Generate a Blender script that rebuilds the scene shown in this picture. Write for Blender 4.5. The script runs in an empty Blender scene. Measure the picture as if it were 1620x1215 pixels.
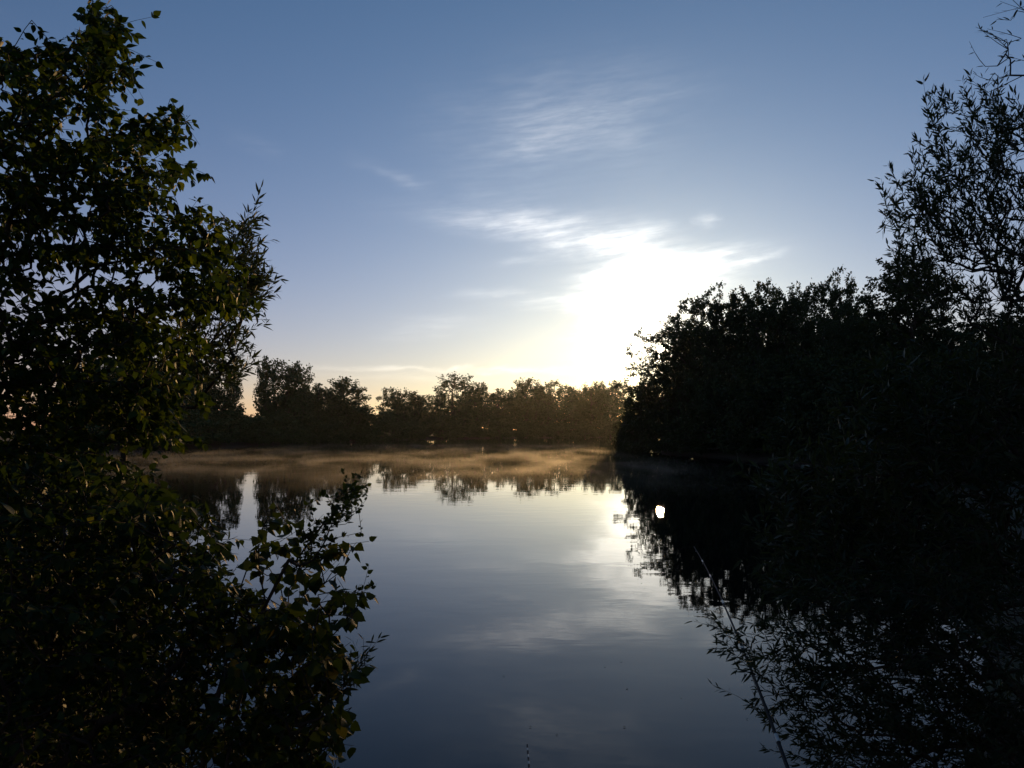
import bpy, bmesh, math, random
import numpy as np
from mathutils import Vector, Matrix
from mathutils.geometry import tessellate_polygon

scene = bpy.context.scene
COL = scene.collection
R = math.radians

# ------------------------------------------------------------------ camera
EYE = 2.2            # eye height over the water, metres
F = 1217.0           # focal length in photo pixels (about 27 mm equivalent)
HZ = 680.0           # row of the horizon in the photo
cam = bpy.data.cameras.new('camera')
cam.sensor_width = 36.0
cam.lens = 36.0 * F / 1620.0
cam.shift_y = (HZ - 607.5) / 1620.0
cam.clip_start = 0.05
cam.clip_end = 6000.0
cam_ob = bpy.data.objects.new('camera', cam)
cam_ob.location = (0, 0, EYE)
cam_ob.rotation_euler = (R(90), 0, 0)
COL.objects.link(cam_ob)
scene.camera = cam_ob

SUN_AZ = math.atan((1045 - 810) / F)                                   # to the right of straight ahead
SUN_EL = math.atan((HZ - 552) / F * math.cos(SUN_AZ))
SUN_DIR = Vector((math.sin(SUN_AZ) * math.cos(SUN_EL), math.cos(SUN_AZ) * math.cos(SUN_EL), math.sin(SUN_EL)))

# ------------------------------------------------------------------ world: sky, thin cirrus, the sun's disc
SKY_STRENGTH = 0.088
world = bpy.data.worlds.new('World')
scene.world = world
world.use_nodes = True
wt = world.node_tree
wt.nodes.clear()


class NT:
    """small helper to write node maths"""
    def __init__(self, tree):
        self.t = tree

    def node(self, typ, **kw):
        n = self.t.nodes.new(typ)
        for k, v in kw.items():
            setattr(n, k, v)
        return n

    def put(self, sock, v):
        if hasattr(v, 'is_linked') or hasattr(v, 'links'):
            self.t.links.new(v, sock)
        else:
            sock.default_value = v

    def m(self, op, a, b=0.0, c=None, clamp=False):
        n = self.node('ShaderNodeMath', operation=op, use_clamp=clamp)
        self.put(n.inputs[0], a)
        self.put(n.inputs[1], b)
        if c is not None:
            self.put(n.inputs[2], c)
        return n.outputs[0]

    def v(self, op, a, b=(0, 0, 0), out=0):
        n = self.node('ShaderNodeVectorMath', operation=op)
        self.put(n.inputs[0], a)
        if op == 'SCALE':
            self.put(n.inputs['Scale'], b)
        else:
            self.put(n.inputs[1], b)
        return n.outputs[out]

    def comb(self, x, y, z=0.0):
        n = self.node('ShaderNodeCombineXYZ')
        for s, val in zip(n.inputs, (x, y, z)):
            self.put(s, val)
        return n.outputs[0]

    def noise(self, vec, scale, detail=4.0, rough=0.55, dist=0.0, out='Fac'):
        n = self.node('ShaderNodeTexNoise')
        self.put(n.inputs['Vector'], vec)
        n.inputs['Scale'].default_value = scale
        n.inputs['Detail'].default_value = detail
        n.inputs['Roughness'].default_value = rough
        n.inputs['Distortion'].default_value = dist
        return n.outputs[out]

    def ramp(self, fac, a, b, lo=0.0, hi=1.0):
        n = self.node('ShaderNodeMapRange', interpolation_type='SMOOTHSTEP')
        self.put(n.inputs[0], fac)
        n.inputs[1].default_value = a
        n.inputs[2].default_value = b
        n.inputs[3].default_value = lo
        n.inputs[4].default_value = hi
        return n.outputs[0]

    def mix(self, fac, a, b, blend='MIX'):
        n = self.node('ShaderNodeMix', data_type='RGBA', blend_type=blend)
        self.put(n.inputs[0], fac)
        self.put(n.inputs[6], a)
        self.put(n.inputs[7], b)
        return n.outputs[2]


W = NT(wt)
sky = W.node('ShaderNodeTexSky', sky_type='NISHITA')
sky.sun_disc = False
sky.sun_elevation = SUN_EL
sky.sun_rotation = SUN_AZ
sky.altitude = 0
sky.air_density = 1.0
sky.dust_density = 0.45
sky.ozone_density = 2.2
tc = W.node('ShaderNodeTexCoord')
d = tc.outputs['Generated']
sep = W.node('ShaderNodeSeparateXYZ')
wt.links.new(d, sep.inputs[0])
az = W.m('ARCTAN2', sep.outputs[0], sep.outputs[1])
el = W.m('ARCSINE', sep.outputs[2])
cosang = W.v('DOT_PRODUCT', d, tuple(SUN_DIR), out=1)
ang = W.m('ARCCOSINE', W.m('MINIMUM', cosang, 0.999999))               # angle from the sun
ae = W.comb(az, el)
# wispy warp, stretched along the horizon
wv = W.v('MULTIPLY', ae, (1.0, 2.6, 1.0))
warp = W.v('SUBTRACT', W.noise(wv, 9.0, 4.0, 0.6, 0.3, 'Color'), (0.5, 0.5, 0.5))
aew = W.v('ADD', ae, W.v('MULTIPLY', warp, (0.11, 0.035, 0.0)))


def ang_of(px, py):
    a = math.atan((px - 810) / F)
    return a, math.atan((HZ - py) / F * math.cos(a))


cloud = None
#        px   py   rx   ry  tilt  amount     (where the wisps hang, how far they spread)
for px, py, rx, ry, tilt, amp in [
        (880, 195, 150, 62, 6, .30), (850, 232, 60, 14, 4, .16), (960, 165, 110, 8, 8, .10),
        (840, 354, 130, 18, -4, .62), (905, 385, 105, 17, -9, .50), (985, 384, 50, 18, 0, .40),
        (1050, 432, 98, 27, 3, .85), (1005, 505, 62, 80, 0, .95), (925, 481, 70, 11, 0, .85), (1095, 410, 55, 14, 6, .55),
        (700, 584, 260, 4.5, 0, .42), (640, 600, 130, 9, 0, .18), (620, 277, 42, 11, -20, .22), (410, 228, 34, 9, -14, .10),
        (775, 467, 44, 7, 0, .26), (680, 516, 62, 17, 8, .20), (1118, 343, 17, 8, 8, .42), (1195, 412, 34, 5, 8, .22),
        (820, 413, 40, 7, 4, .22), (800, 310, 60, 12, 0, .10)]:
    a0, e0 = ang_of(px, py)
    s = W.v('SUBTRACT', aew, (a0, e0, 0))
    mp = W.node('ShaderNodeMapping')
    mp.vector_type = 'TEXTURE'
    wt.links.new(s, mp.inputs['Vector'])
    mp.inputs['Rotation'].default_value = (0, 0, R(tilt))
    mp.inputs['Scale'].default_value = (rx / F, ry / F, 1)
    q = W.v('DOT_PRODUCT', mp.outputs[0], mp.outputs[0], out=1)
    g = W.m('MULTIPLY', W.m('POWER', 2.71828, W.m('MULTIPLY', q, -1.0)), amp)
    cloud = g if cloud is None else W.m('ADD', cloud, g)
aef = W.v('ADD', W.v('ADD', ae, W.v('MULTIPLY', W.comb(el, az), (.35, -.10, 0))), W.v('MULTIPLY', warp, (.035, .008, 0.0)))
fib = W.noise(W.v('MULTIPLY', aef, (1.0, 8.0, 1.0)), 13.0, 7.0, 0.62, 0.0)
fib2 = W.noise(W.v('MULTIPLY', aef, (1.0, 3.0, 1.0)), 8.0, 4.0, 0.6, 0.1)
fibre = W.m('MULTIPLY', W.ramp(fib, 0.25, 0.75, 0.35, 1.5), W.ramp(fib2, 0.3, 0.7, 0.55, 1.3))
cloud = W.m('MULTIPLY', cloud, fibre)
# the same thin cirrus goes on faintly over the rest of the sky
rest = W.noise(W.v('MULTIPLY', d, (3.0, 3.0, 7.0)), 1.6, 6.0, 0.6, 0.8)
rest = W.m('MULTIPLY', W.ramp(rest, 0.58, 0.8, 0.0, 0.12), W.ramp(ang, 0.55, 0.9))
cloud = W.m('MINIMUM', W.m('ADD', cloud, rest), 1.0)
# light scattered forward by the cirrus, and by the air round the sun
glow = W.m('ADD', W.m('MULTIPLY', W.m('POWER', 2.71828, W.m('DIVIDE', ang, -R(4.2))), 1.4),
           W.m('ADD', W.m('MULTIPLY', W.m('POWER', 2.71828, W.m('DIVIDE', ang, -R(14))), 0.85), 0.16))
cl_col = W.v('SCALE', (1.0, 0.91, 0.77), W.m('MULTIPLY', glow, cloud))
air = W.m('ADD', W.m('MULTIPLY', W.m('POWER', 2.71828, W.m('DIVIDE', ang, -R(1.8))), 0.9),
          W.m('MULTIPLY', W.m('POWER', 2.71828, W.m('DIVIDE', ang, -R(10))), 0.01))
air_col = W.v('SCALE', (1.0, 0.86, 0.62), air)
low = W.v('ADD', W.v('SCALE', (.34, -.03, .02), W.m('POWER', 2.71828, W.m('DIVIDE', W.m('MAXIMUM', el, 0.0), -R(9)))),
          W.v('SCALE', (.02, .09, .05), W.m('POWER', 2.71828, W.m('DIVIDE', W.m('MAXIMUM', el, 0.0), -R(14)))))   # pale aerosol near the horizon
disc = W.v('SCALE', (1.0, 0.85, 0.6), W.ramp(ang, R(0.30), R(0.24), 0.0, 60.0))
base = W.v('MULTIPLY', sky.outputs[0], tuple(SKY_STRENGTH * c for c in (.67, .93, 1.23)))   # camera's cool white balance
tot = W.v('ADD', W.v('ADD', base, cl_col), W.v('ADD', W.v('ADD', air_col, low), disc))
bg = W.node('ShaderNodeBackground')
wt.links.new(tot, bg.inputs['Color'])
bg.inputs['Strength'].default_value = 1.0
wo = W.node('ShaderNodeOutputWorld')
wt.links.new(bg.outputs[0], wo.inputs['Surface'])

# ------------------------------------------------------------------ sun
sun = bpy.data.lights.new('sun', 'SUN')
sun.energy = 3.0
sun.angle = R(0.53)
sun.color = (1.0, 0.58, 0.22)
sun_ob = bpy.data.objects.new('sun', sun)
sun_ob.rotation_euler = SUN_DIR.to_track_quat('Z', 'Y').to_euler()
sun_ob.location = SUN_DIR * 200
COL.objects.link(sun_ob)

# ------------------------------------------------------------------ exposure, render
vs = scene.view_settings
vs.view_transform = 'Standard'
vs.look = 'None'
vs.exposure = 0.1
vs.gamma = 1.0
vs.use_curve_mapping = False
cy = scene.cycles
cy.max_bounces = 8
cy.diffuse_bounces = 2
cy.glossy_bounces = 3
cy.transmission_bounces = 3
cy.transparent_max_bounces = 6
cy.volume_bounces = 0
cy.sample_clamp_indirect = 3.0
cy.use_denoising = True
cy.denoiser = 'OPENIMAGEDENOISE'
cy.caustics_reflective = False
cy.caustics_refractive = False


# ------------------------------------------------------------------ helpers
def P(px, py, dist):
    """a real point: seen from the eye in that direction, that many metres ahead"""
    return np.array([(px - 810) / F * dist, dist, EYE + (HZ - py) / F * dist])


def tag(o, label=None, cat=None, group=None, kind=None):
    if label: o['label'] = label
    if cat: o['category'] = cat
    if group: o['group'] = group
    if kind: o['kind'] = kind
    return o


def empty(name, loc):
    o = bpy.data.objects.new(name, None)
    o.location = loc
    o.empty_display_size = 0.2
    COL.objects.link(o)
    return o


def mesh_np(name, verts, faces, smooth=False):
    verts = np.asarray(verts, dtype=np.float32)
    faces = np.asarray(faces, dtype=np.int32)
    me = bpy.data.meshes.new(name)
    k = faces.shape[1]
    me.vertices.add(len(verts))
    me.vertices.foreach_set('co', verts.ravel())
    me.loops.add(faces.size)
    me.loops.foreach_set('vertex_index', faces.ravel())
    me.polygons.add(len(faces))
    me.polygons.foreach_set('loop_start', np.arange(0, faces.size, k, dtype=np.int32))
    me.polygons.foreach_set('loop_total', np.full(len(faces), k, dtype=np.int32))
    if smooth:
        me.polygons.foreach_set('use_smooth', np.ones(len(faces), dtype=bool))
    me.update(calc_edges=True)
    return me


def link(name, me, mat=None, parent=None, loc=None):
    o = bpy.data.objects.new(name, me)
    COL.objects.link(o)
    if mat is not None and not me.materials:
        me.materials.append(mat)
    if parent is not None:
        o.parent = parent
    if loc is not None:
        o.location = loc
    return o


def unit(a):
    return a / np.maximum(np.linalg.norm(a, axis=-1, keepdims=True), 1e-9)


# ------------------------------------------------------------------ materials
def new_mat(name):
    m = bpy.data.materials.new(name)
    m.use_nodes = True
    m.node_tree.nodes.clear()
    n = NT(m.node_tree)
    out = n.node('ShaderNodeOutputMaterial')
    return m, n, out


def leaf_mat(name, c1, c2, c3, trans=0.35, rough=0.55):
    m, n, out = new_mat(name)
    geo = n.node('ShaderNodeNewGeometry')
    oi = n.node('ShaderNodeObjectInfo')
    rnd = n.m('FRACT', n.m('ADD', geo.outputs['Random Per Island'], n.m('MULTIPLY', oi.outputs['Random'], 7.31)))
    cr = n.node('ShaderNodeValToRGB')
    m.node_tree.links.new(rnd, cr.inputs[0])
    e = cr.color_ramp.elements
    e[0].position, e[0].color = 0.0, (*c1, 1)
    e[1].position, e[1].color = 0.88, (*c2, 1)
    x = e.new(1.0)
    x.color = (*c3, 1)
    tco = n.node('ShaderNodeTexCoord')
    spot = n.noise(tco.outputs['Object'], 60.0, 2.0)
    col = n.mix(n.ramp(spot, 0.35, 0.7, 0.0, 0.35), cr.outputs[0], (c1[0] * .6, c1[1] * .6, c1[2] * .6, 1))
    b = n.node('ShaderNodeBsdfPrincipled')
    m.node_tree.links.new(col, b.inputs['Base Color'])
    b.inputs['Roughness'].default_value = rough
    b.inputs['Specular IOR Level'].default_value = 0.2
    t = n.node('ShaderNodeBsdfTranslucent')
    tcol = n.mix(1.0, col, (1.5, 1.45, 0.5, 1), 'MULTIPLY')
    m.node_tree.links.new(tcol, t.inputs['Color'])
    mx = n.node('ShaderNodeMixShader')
    mx.inputs[0].default_value = trans
    m.node_tree.links.new(b.outputs[0], mx.inputs[1])
    m.node_tree.links.new(t.outputs[0], mx.inputs[2])
    m.node_tree.links.new(mx.outputs[0], out.inputs['Surface'])
    return m


def bark_mat(name, c1, c2, scale=14.0):
    m, n, out = new_mat(name)
    tco = n.node('ShaderNodeTexCoord')
    v = n.v('MULTIPLY', tco.outputs['Object'], (1.0, 1.0, 0.25))
    f = n.noise(v, scale, 5.0, 0.65, 0.4)
    col = n.mix(n.ramp(f, 0.35, 0.65), (*c1, 1), (*c2, 1))
    b = n.node('ShaderNodeBsdfPrincipled')
    m.node_tree.links.new(col, b.inputs['Base Color'])
    b.inputs['Roughness'].default_value = 0.85
    bu = n.node('ShaderNodeBump')
    bu.inputs['Strength'].default_value = 0.6
    bu.inputs['Distance'].default_value = 0.01
    m.node_tree.links.new(f, bu.inputs['Height'])
    m.node_tree.links.new(bu.outputs[0], b.inputs['Normal'])
    m.node_tree.links.new(b.outputs[0], out.inputs['Surface'])
    return m


M_BROAD = leaf_mat('leaf_broad', (.028, .052, .011), (.056, .092, .014), (.16, .19, .02), 0.38)
M_BUSH = leaf_mat('leaf_bush', (.022, .042, .011), (.042, .072, .014), (.11, .12, .02), 0.34)
M_BIRCH = leaf_mat('leaf_birch', (.030, .052, .012), (.055, .080, .016), (.18, .14, .03), 0.36)
M_WILLOW = leaf_mat('leaf_willow', (.028, .045, .022), (.045, .065, .030), (.06, .08, .04), 0.25)
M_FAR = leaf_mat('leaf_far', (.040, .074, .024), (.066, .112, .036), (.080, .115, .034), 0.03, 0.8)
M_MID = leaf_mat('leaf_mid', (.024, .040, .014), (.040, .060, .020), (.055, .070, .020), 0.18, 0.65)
M_BARK = bark_mat('bark', (.035, .028, .020), (.075, .062, .046))
M_TWIG = bark_mat('twig', (.030, .022, .015), (.060, .045, .030), 40.0)

m, n, out = new_mat('water')
tco = n.node('ShaderNodeTexCoord')
pw = tco.outputs['Object']
b = n.node('ShaderNodeBsdfPrincipled')
b.inputs['Base Color'].default_value = (.0015, .0025, .0035, 1)
b.inputs['Roughness'].default_value = 0.0
b.inputs['IOR'].default_value = 1.333
w1 = n.noise(n.v('MULTIPLY', pw, (1.0, 1.7, 1.0)), 1.0, 2.0, 0.5, 0.3)
w2 = n.noise(n.v('MULTIPLY', pw, (1.0, 2.2, 1.0)), 7.0, 3.0, 0.5, 0.2)
w3 = n.noise(n.v('MULTIPLY', pw, (0.06, 0.14, 1.0)), 1.0, 3.0, 0.5, 0.5)
amp = n.ramp(w3, 0.35, 0.68, 0.30, 1.7)
hgt = n.m('MULTIPLY', n.m('ADD', n.m('MULTIPLY', w1, 1.0), n.m('MULTIPLY', w2, 0.07)), amp)
bu = n.node('ShaderNodeBump')
bu.inputs['Strength'].default_value = 1.0
bu.inputs['Distance'].default_value = 0.0017
m.node_tree.links.new(hgt, bu.inputs['Height'])
m.node_tree.links.new(bu.outputs[0], b.inputs['Normal'])
m.node_tree.links.new(b.outputs[0], out.inputs['Surface'])
M_WATER = m

m, n, out = new_mat('ground')
tco = n.node('ShaderNodeTexCoord')
f1 = n.noise(tco.outputs['Object'], 0.7, 6.0, 0.6)
f2 = n.noise(tco.outputs['Object'], 18.0, 5.0, 0.65)
col = n.mix(n.ramp(f1, 0.4, 0.62), (.045, .034, .022, 1), (.030, .050, .014, 1))
col = n.mix(n.ramp(f2, 0.3, 0.8), col, (.020, .018, .010, 1))
b = n.node('ShaderNodeBsdfPrincipled')
m.node_tree.links.new(col, b.inputs['Base Color'])
b.inputs['Roughness'].default_value = 0.95
bu = n.node('ShaderNodeBump')
bu.inputs['Strength'].default_value = 0.8
bu.inputs['Distance'].default_value = 0.03
m.node_tree.links.new(f2, bu.inputs['Height'])
m.node_tree.links.new(bu.outputs[0], b.inputs['Normal'])
m.node_tree.links.new(b.outputs[0], out.inputs['Surface'])
M_GROUND = m

# ------------------------------------------------------------------ lake and ground
LAKE = [(0.3, 3.1), (-0.9, 3.6), (-1.9, 4.6), (-2.8, 6.2), (-4.6, 8.0), (-8.5, 10.0), (-16, 15), (-30, 27), (-46, 46), (-55, 66), (-55, 82),
        (-48, 90), (-42, 98), (-38, 109), (-35, 126), (-31, 150), (-26, 172), (-17, 192), (-2, 207), (14, 218), (32, 228), (55, 262),
        (85, 330), (130, 380), (175, 360), (180, 290), (140, 220), (90, 160), (50, 115), (26, 94), (17, 86), (14.0, 80), (15, 70),
        (16.5, 60), (17.5, 50), (17.5, 40), (16, 30), (12.5, 21), (8.5, 13.5), (5.2, 8.6), (3.6, 5.9), (2.4, 4.3), (1.4, 3.4)]


def lake_sd(x, y):
    """signed distance to the shoreline, positive on land"""
    pts = np.array(LAKE)
    dmin = np.full(x.shape, 1e9)
    inside = np.zeros(x.shape, bool)
    for i in range(len(pts)):
        a, c = pts[i], pts[(i + 1) % len(pts)]
        ab = c - a
        t = np.clip(((x - a[0]) * ab[0] + (y - a[1]) * ab[1]) / (ab @ ab), 0, 1)
        dmin = np.minimum(dmin, np.hypot(x - a[0] - t * ab[0], y - a[1] - t * ab[1]))
        cond = (a[1] > y) != (c[1] > y)
        xi = a[0] + (y - a[1]) / (c[1] - a[1] + 1e-12) * ab[0]
        inside ^= cond & (x < xi)
    return np.where(inside, -dmin, dmin)


def ground_z(x, y):
    x = np.asarray(x, float)
    y = np.asarray(y, float)
    sd = lake_sd(x, y)
    bump = 0.05 * np.sin(x * 1.3 + 0.7 * y) + 0.04 * np.sin(y * 2.1 - x * 0.8)
    land = 0.62 * (1 - np.exp(-np.maximum(sd, 0) / 1.6)) + 0.0015 * np.maximum(sd, 0) + bump * np.clip(sd / 1.0, 0, 1)
    bed = -1.6 * (1 - np.exp(-np.maximum(-sd, 0) / 3.0)) - 0.02
    return np.where(sd > 0, land, bed)


u = np.linspace(-1, 1, 261)
gx = np.sinh(u * 6.2) / np.sinh(6.2) * 900
gy = np.sinh(u * 6.2) / np.sinh(6.2) * 900 + 3.5
X, Y = np.meshgrid(gx, gy)
Z = ground_z(X, Y)
nn = len(gx)
idx = np.arange(nn * nn).reshape(nn, nn)
quads = np.stack([idx[:-1, :-1], idx[:-1, 1:], idx[1:, 1:], idx[1:, :-1]], -1).reshape(-1, 4)
tag(link('ground', mesh_np('ground', np.stack([X, Y, Z], -1).reshape(-1, 3), quads, True), M_GROUND), kind='structure')
me = bpy.data.meshes.new('water')
me.from_pydata([(-75, 1.5, 0), (195, 1.5, 0), (195, 395, 0), (-75, 395, 0)], [], [(0, 1, 2, 3)])
tag(link('water', me, M_WATER), kind='structure')


# ------------------------------------------------------------------ growing plants
def grow(trunk, targets, rng, step, jit, r_tip, lift=0.0, expo=0.45):
    """connect every twig tip to the nearest older wood; returns nodes, parents, radii, tip counts"""
    pos = [np.asarray(p, float) for p in trunk]
    par = [-1] + list(range(len(trunk) - 1))
    cap = len(trunk) + len(targets) * 14
    arr = np.zeros((cap, 3))
    arr[:len(pos)] = pos
    cnt = len(pos)
    depth = np.zeros(cap)
    for i in range(1, cnt):
        depth[i] = depth[i - 1] + np.linalg.norm(arr[i] - arr[i - 1])
    root = arr[0]
    order = np.argsort(np.linalg.norm(targets - root, axis=1))
    tips = []
    for ti in order:
        t = targets[ti]
        lo = min(len(trunk) // 3, cnt - 1)
        dd = np.linalg.norm(arr[lo:cnt] - t, axis=1) + 0.12 * depth[lo:cnt]
        # wood grows up and out, so a tip prefers to hang from wood that is not above it
        dd = dd + 0.35 * np.maximum(arr[lo:cnt, 2] - t[2], 0)
        j = lo + int(np.argmin(dd))
        a = arr[j]
        L = np.linalg.norm(t - a)
        k = int(min(12, max(2, round(L / step))))
        mid = (a + t) / 2 + rng.normal(0, jit * L, 3) + np.array([0, 0, lift * L])
        prev = j
        for s in range(1, k + 1):
            f = s / k
            p = (1 - f) ** 2 * a + 2 * f * (1 - f) * mid + f * f * t
            if s < k:
                p = p + rng.normal(0, step * 0.10, 3)
            if cnt >= cap:
                break
            arr[cnt] = p
            depth[cnt] = depth[prev] + np.linalg.norm(p - arr[prev])
            par.append(prev)
            prev = cnt
            cnt += 1
        tips.append(prev)
    par = np.array(par)
    ntip = np.zeros(cnt)
    for t in tips:
        ntip[t] += 1
    for i in range(cnt - 1, 0, -1):
        ntip[par[i]] += ntip[i]
    ntip = np.maximum(ntip, 1)
    return arr[:cnt].copy(), par, r_tip * ntip ** expo, ntip


def tubes(p0, p1, r0, r1, k=4):
    n_ = len(p0)
    ax = unit(p1 - p0)
    ref = np.where(np.abs(ax[:, 2:3]) > 0.9, np.array([[1.0, 0, 0]]), np.array([[0, 0, 1.0]]))
    s1 = unit(np.cross(ax, ref))
    s2 = np.cross(ax, s1)
    th = np.arange(k) / k * 2 * math.pi
    ring = np.cos(th)[None, :, None] * s1[:, None, :] + np.sin(th)[None, :, None] * s2[:, None, :]
    v = np.concatenate([p0[:, None, :] + ring * r0[:, None, None], p1[:, None, :] + ring * r1[:, None, None]], 1)
    base_ = (np.arange(n_) * 2 * k)[:, None, None]
    i = np.arange(k)
    q = np.stack([i, (i + 1) % k, k + (i + 1) % k, k + i], -1)[None]
    return v.reshape(-1, 3), (base_ + q).reshape(-1, 4)


def wood_mesh(name, nodes, par, rad, thick_k=7, split=0.0):
    e = np.arange(1, len(nodes))
    p0, p1 = nodes[par[e]], nodes[e]
    # a side twig starts as thin as it goes on
    r0 = np.minimum(rad[par[e]], rad[e] * 1.35)
    r1 = rad[e]
    big = r1 > split
    V, Q, off = [], [], 0
    for sel, k in ((big, thick_k), (~big, 3)):
        if sel.any():
            v, q = tubes(p0[sel], p1[sel], r0[sel], r1[sel], k)
            V.append(v)
            Q.append(q + off)
            off += len(v)
    return mesh_np(name, np.concatenate(V), np.concatenate(Q), True)


def leaf_frames(nodes, par, ntip, rng, spacing, max_tip, droop, spread, size, size_var, up=0.6, scatter=0.0):
    """leaves alternate along the thin wood: positions, directions, sides, normals, lengths"""
    e = np.arange(1, len(nodes))
    e = e[ntip[e] <= max_tip]
    p0, p1 = nodes[par[e]], nodes[e]
    L = np.linalg.norm(p1 - p0, axis=1)
    num = np.maximum(1, rng.poisson(L / spacing))
    rep = np.repeat(np.arange(len(e)), num)
    f = rng.random(len(rep))
    pos = p0[rep] + (p1 - p0)[rep] * f[:, None]
    pos = pos + rng.normal(0, scatter, pos.shape)
    ax = unit(p1 - p0)[rep]
    rnd = unit(rng.normal(size=(len(rep), 3)))
    side = unit(np.cross(ax, rnd))
    dr = unit(ax * (1 - spread) + side * spread + np.array([0, 0, -droop]) + rng.normal(0, 0.18, (len(rep), 3)))
    nrm = rng.normal(0, 1.0, (len(rep), 3)) * (1 - up) + np.array([0, 0, up])
    nrm = unit(nrm - dr * np.sum(nrm * dr, 1, keepdims=True))
    sd = np.cross(nrm, dr)
    s = size * np.exp(rng.normal(0, size_var, len(rep)))
    return pos, dr, sd, nrm, s


def leaf_template(kind):
    """a folded blade with a drooping pointed tip and a short stalk"""
    t, w = {'ovate': ((.18, .32, .48, .64, .82), (.13, .25, .27, .21, .10)),
            'birch': ((.20, .30, .42, .52, .64, .74, .86), (.26, .40, .35, .36, .24, .20, .08)),
            'small': ((.22, .42, .68), (.20, .30, .20)),
            'willow': ((.22, .45, .70), (.07, .095, .07))}[kind]
    k = len(t)
    v = [(.12, 0, 0), (1.0, 0, -.13), (0, .012, 0), (0, -.012, 0)]
    v += [(x, 0, -.13 * x * x) for x in t]
    v += [(x, y, -.13 * x * x + .22 * y) for x, y in zip(t, w)]
    v += [(x, -y, -.13 * x * x + .20 * y) for x, y in zip(t, w)]
    m_, l_, r_ = 4, 4 + k, 4 + 2 * k
    f = [(0, 2, 3), (0, m_, l_), (0, r_, m_), (m_ + k - 1, 1, l_ + k - 1), (m_ + k - 1, r_ + k - 1, 1)]
    for i in range(k - 1):
        f += [(m_ + i, m_ + i + 1, l_ + i + 1), (m_ + i, l_ + i + 1, l_ + i), (m_ + i, r_ + i + 1, m_ + i + 1), (m_ + i, r_ + i, r_ + i + 1)]
    return np.array(v), np.array(f)


TEMPL = {k: leaf_template(k) for k in ('ovate', 'birch', 'small', 'willow')}


def leaves_mesh(name, kind, fr, sel):
    tv, tf = TEMPL[kind]
    pos, dr, sd, nrm, s = [a[sel] for a in fr]
    v = pos[:, None, :] + s[:, None, None] * (tv[None, :, 0:1] * dr[:, None, :] + tv[None, :, 1:2] * sd[:, None, :] + tv[None, :, 2:3] * nrm[:, None, :])
    f = (np.arange(len(pos)) * len(tv))[:, None, None] + tf[None]
    return mesh_np(name, v.reshape(-1, 3), f.reshape(-1, 3))


def cards_mesh(name, fr, w=0.7):
    """small bent leaf sprays for trees some way off: 4 points, 2 triangles"""
    tv = np.array([(0, 0, 0), (.5, .5 * w, .1), (1, 0, -.1), (.45, -.5 * w, .12)])
    pos, dr, sd, nrm, s = fr
    v = pos[:, None, :] + s[:, None, None] * (tv[None, :, 0:1] * dr[:, None, :] + tv[None, :, 1:2] * sd[:, None, :] + tv[None, :, 2:3] * nrm[:, None, :])
    f = (np.arange(len(pos)) * 4)[:, None, None] + np.array([(0, 1, 2), (0, 2, 3)])[None]
    return mesh_np(name, v.reshape(-1, 3), f.reshape(-1, 3))


# ------------------------------------------------------------------ kinds of tree for the shores
def crown_targets(rng, n_t, H, Wd, base, shape, lobes):
    """twig tips spread through uneven lobes of a crown"""
    lb = []
    for i in range(lobes):
        h = base + (H - base) * (0.08 + 0.86 * (i + rng.random()) / lobes)
        t = (h - base) / (H - base)
        if shape == 'round':
            rr = math.sqrt(max(0.06, 1 - (2 * t - 0.85) ** 2 / 1.35))
        elif shape == 'cone':
            rr = 1.05 - 0.92 * t
        elif shape == 'bush':
            rr = math.sqrt(max(0.08, 1 - t * t))
        else:
            rr = 0.85 * math.sqrt(max(0.05, 1 - (2 * t - 0.9) ** 2 / 1.5)) * (1 - 0.25 * t)
        a = i * 2.399 + rng.normal(0, .5)
        off = Wd * 0.5 * rr * (0.25 + 0.5 * rng.random())
        size = Wd * (0.20 + 0.15 * rng.random()) * (0.65 + 0.45 * rr)
        top = H - h
        lb.append((math.cos(a) * off, math.sin(a) * off, min(h, H - size * 0.55), size))
    for t in (0.16, 0.36, 0.58):
        lb.append((rng.normal(0, .06) * Wd, rng.normal(0, .06) * Wd, base + (H - base) * t, Wd * (.40 if shape in ('round', 'bush') else .34 - .16 * t)))
    if shape == 'bush':
        for i in range(6):
            a = i * 1.05 + rng.random()
            lb.append((math.cos(a) * Wd * .36, math.sin(a) * Wd * .36, .10 * H + rng.random() * .1 * H, Wd * .20))
    lb = np.array(lb)
    lb[np.argmax(lb[:, 2]), :2] *= 0.3
    lb[:, 2] = np.minimum(lb[:, 2], H - lb[:, 3] * .8)
    pick = rng.choice(len(lb), n_t, p=lb[:, 3] ** 2 / np.sum(lb[:, 3] ** 2))
    dv = unit(rng.normal(size=(n_t, 3)))
    rr = rng.random(n_t) ** 0.45
    t = lb[pick, :3] + dv * (lb[pick, 3] * rr)[:, None] * np.array([1, 1, 0.85])
    # long leaders poke out of the outline here and there
    k = rng.choice(n_t, n_t // 18, replace=False)
    t[k] += unit(t[k] - lb[pick[k], :3]) * (rng.random(len(k)) * 0.045 * H)[:, None] + np.array([0, 0, .02 * H])
    t[:, 2] = np.clip(t[:, 2], 0.25, H)
    return t


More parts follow.
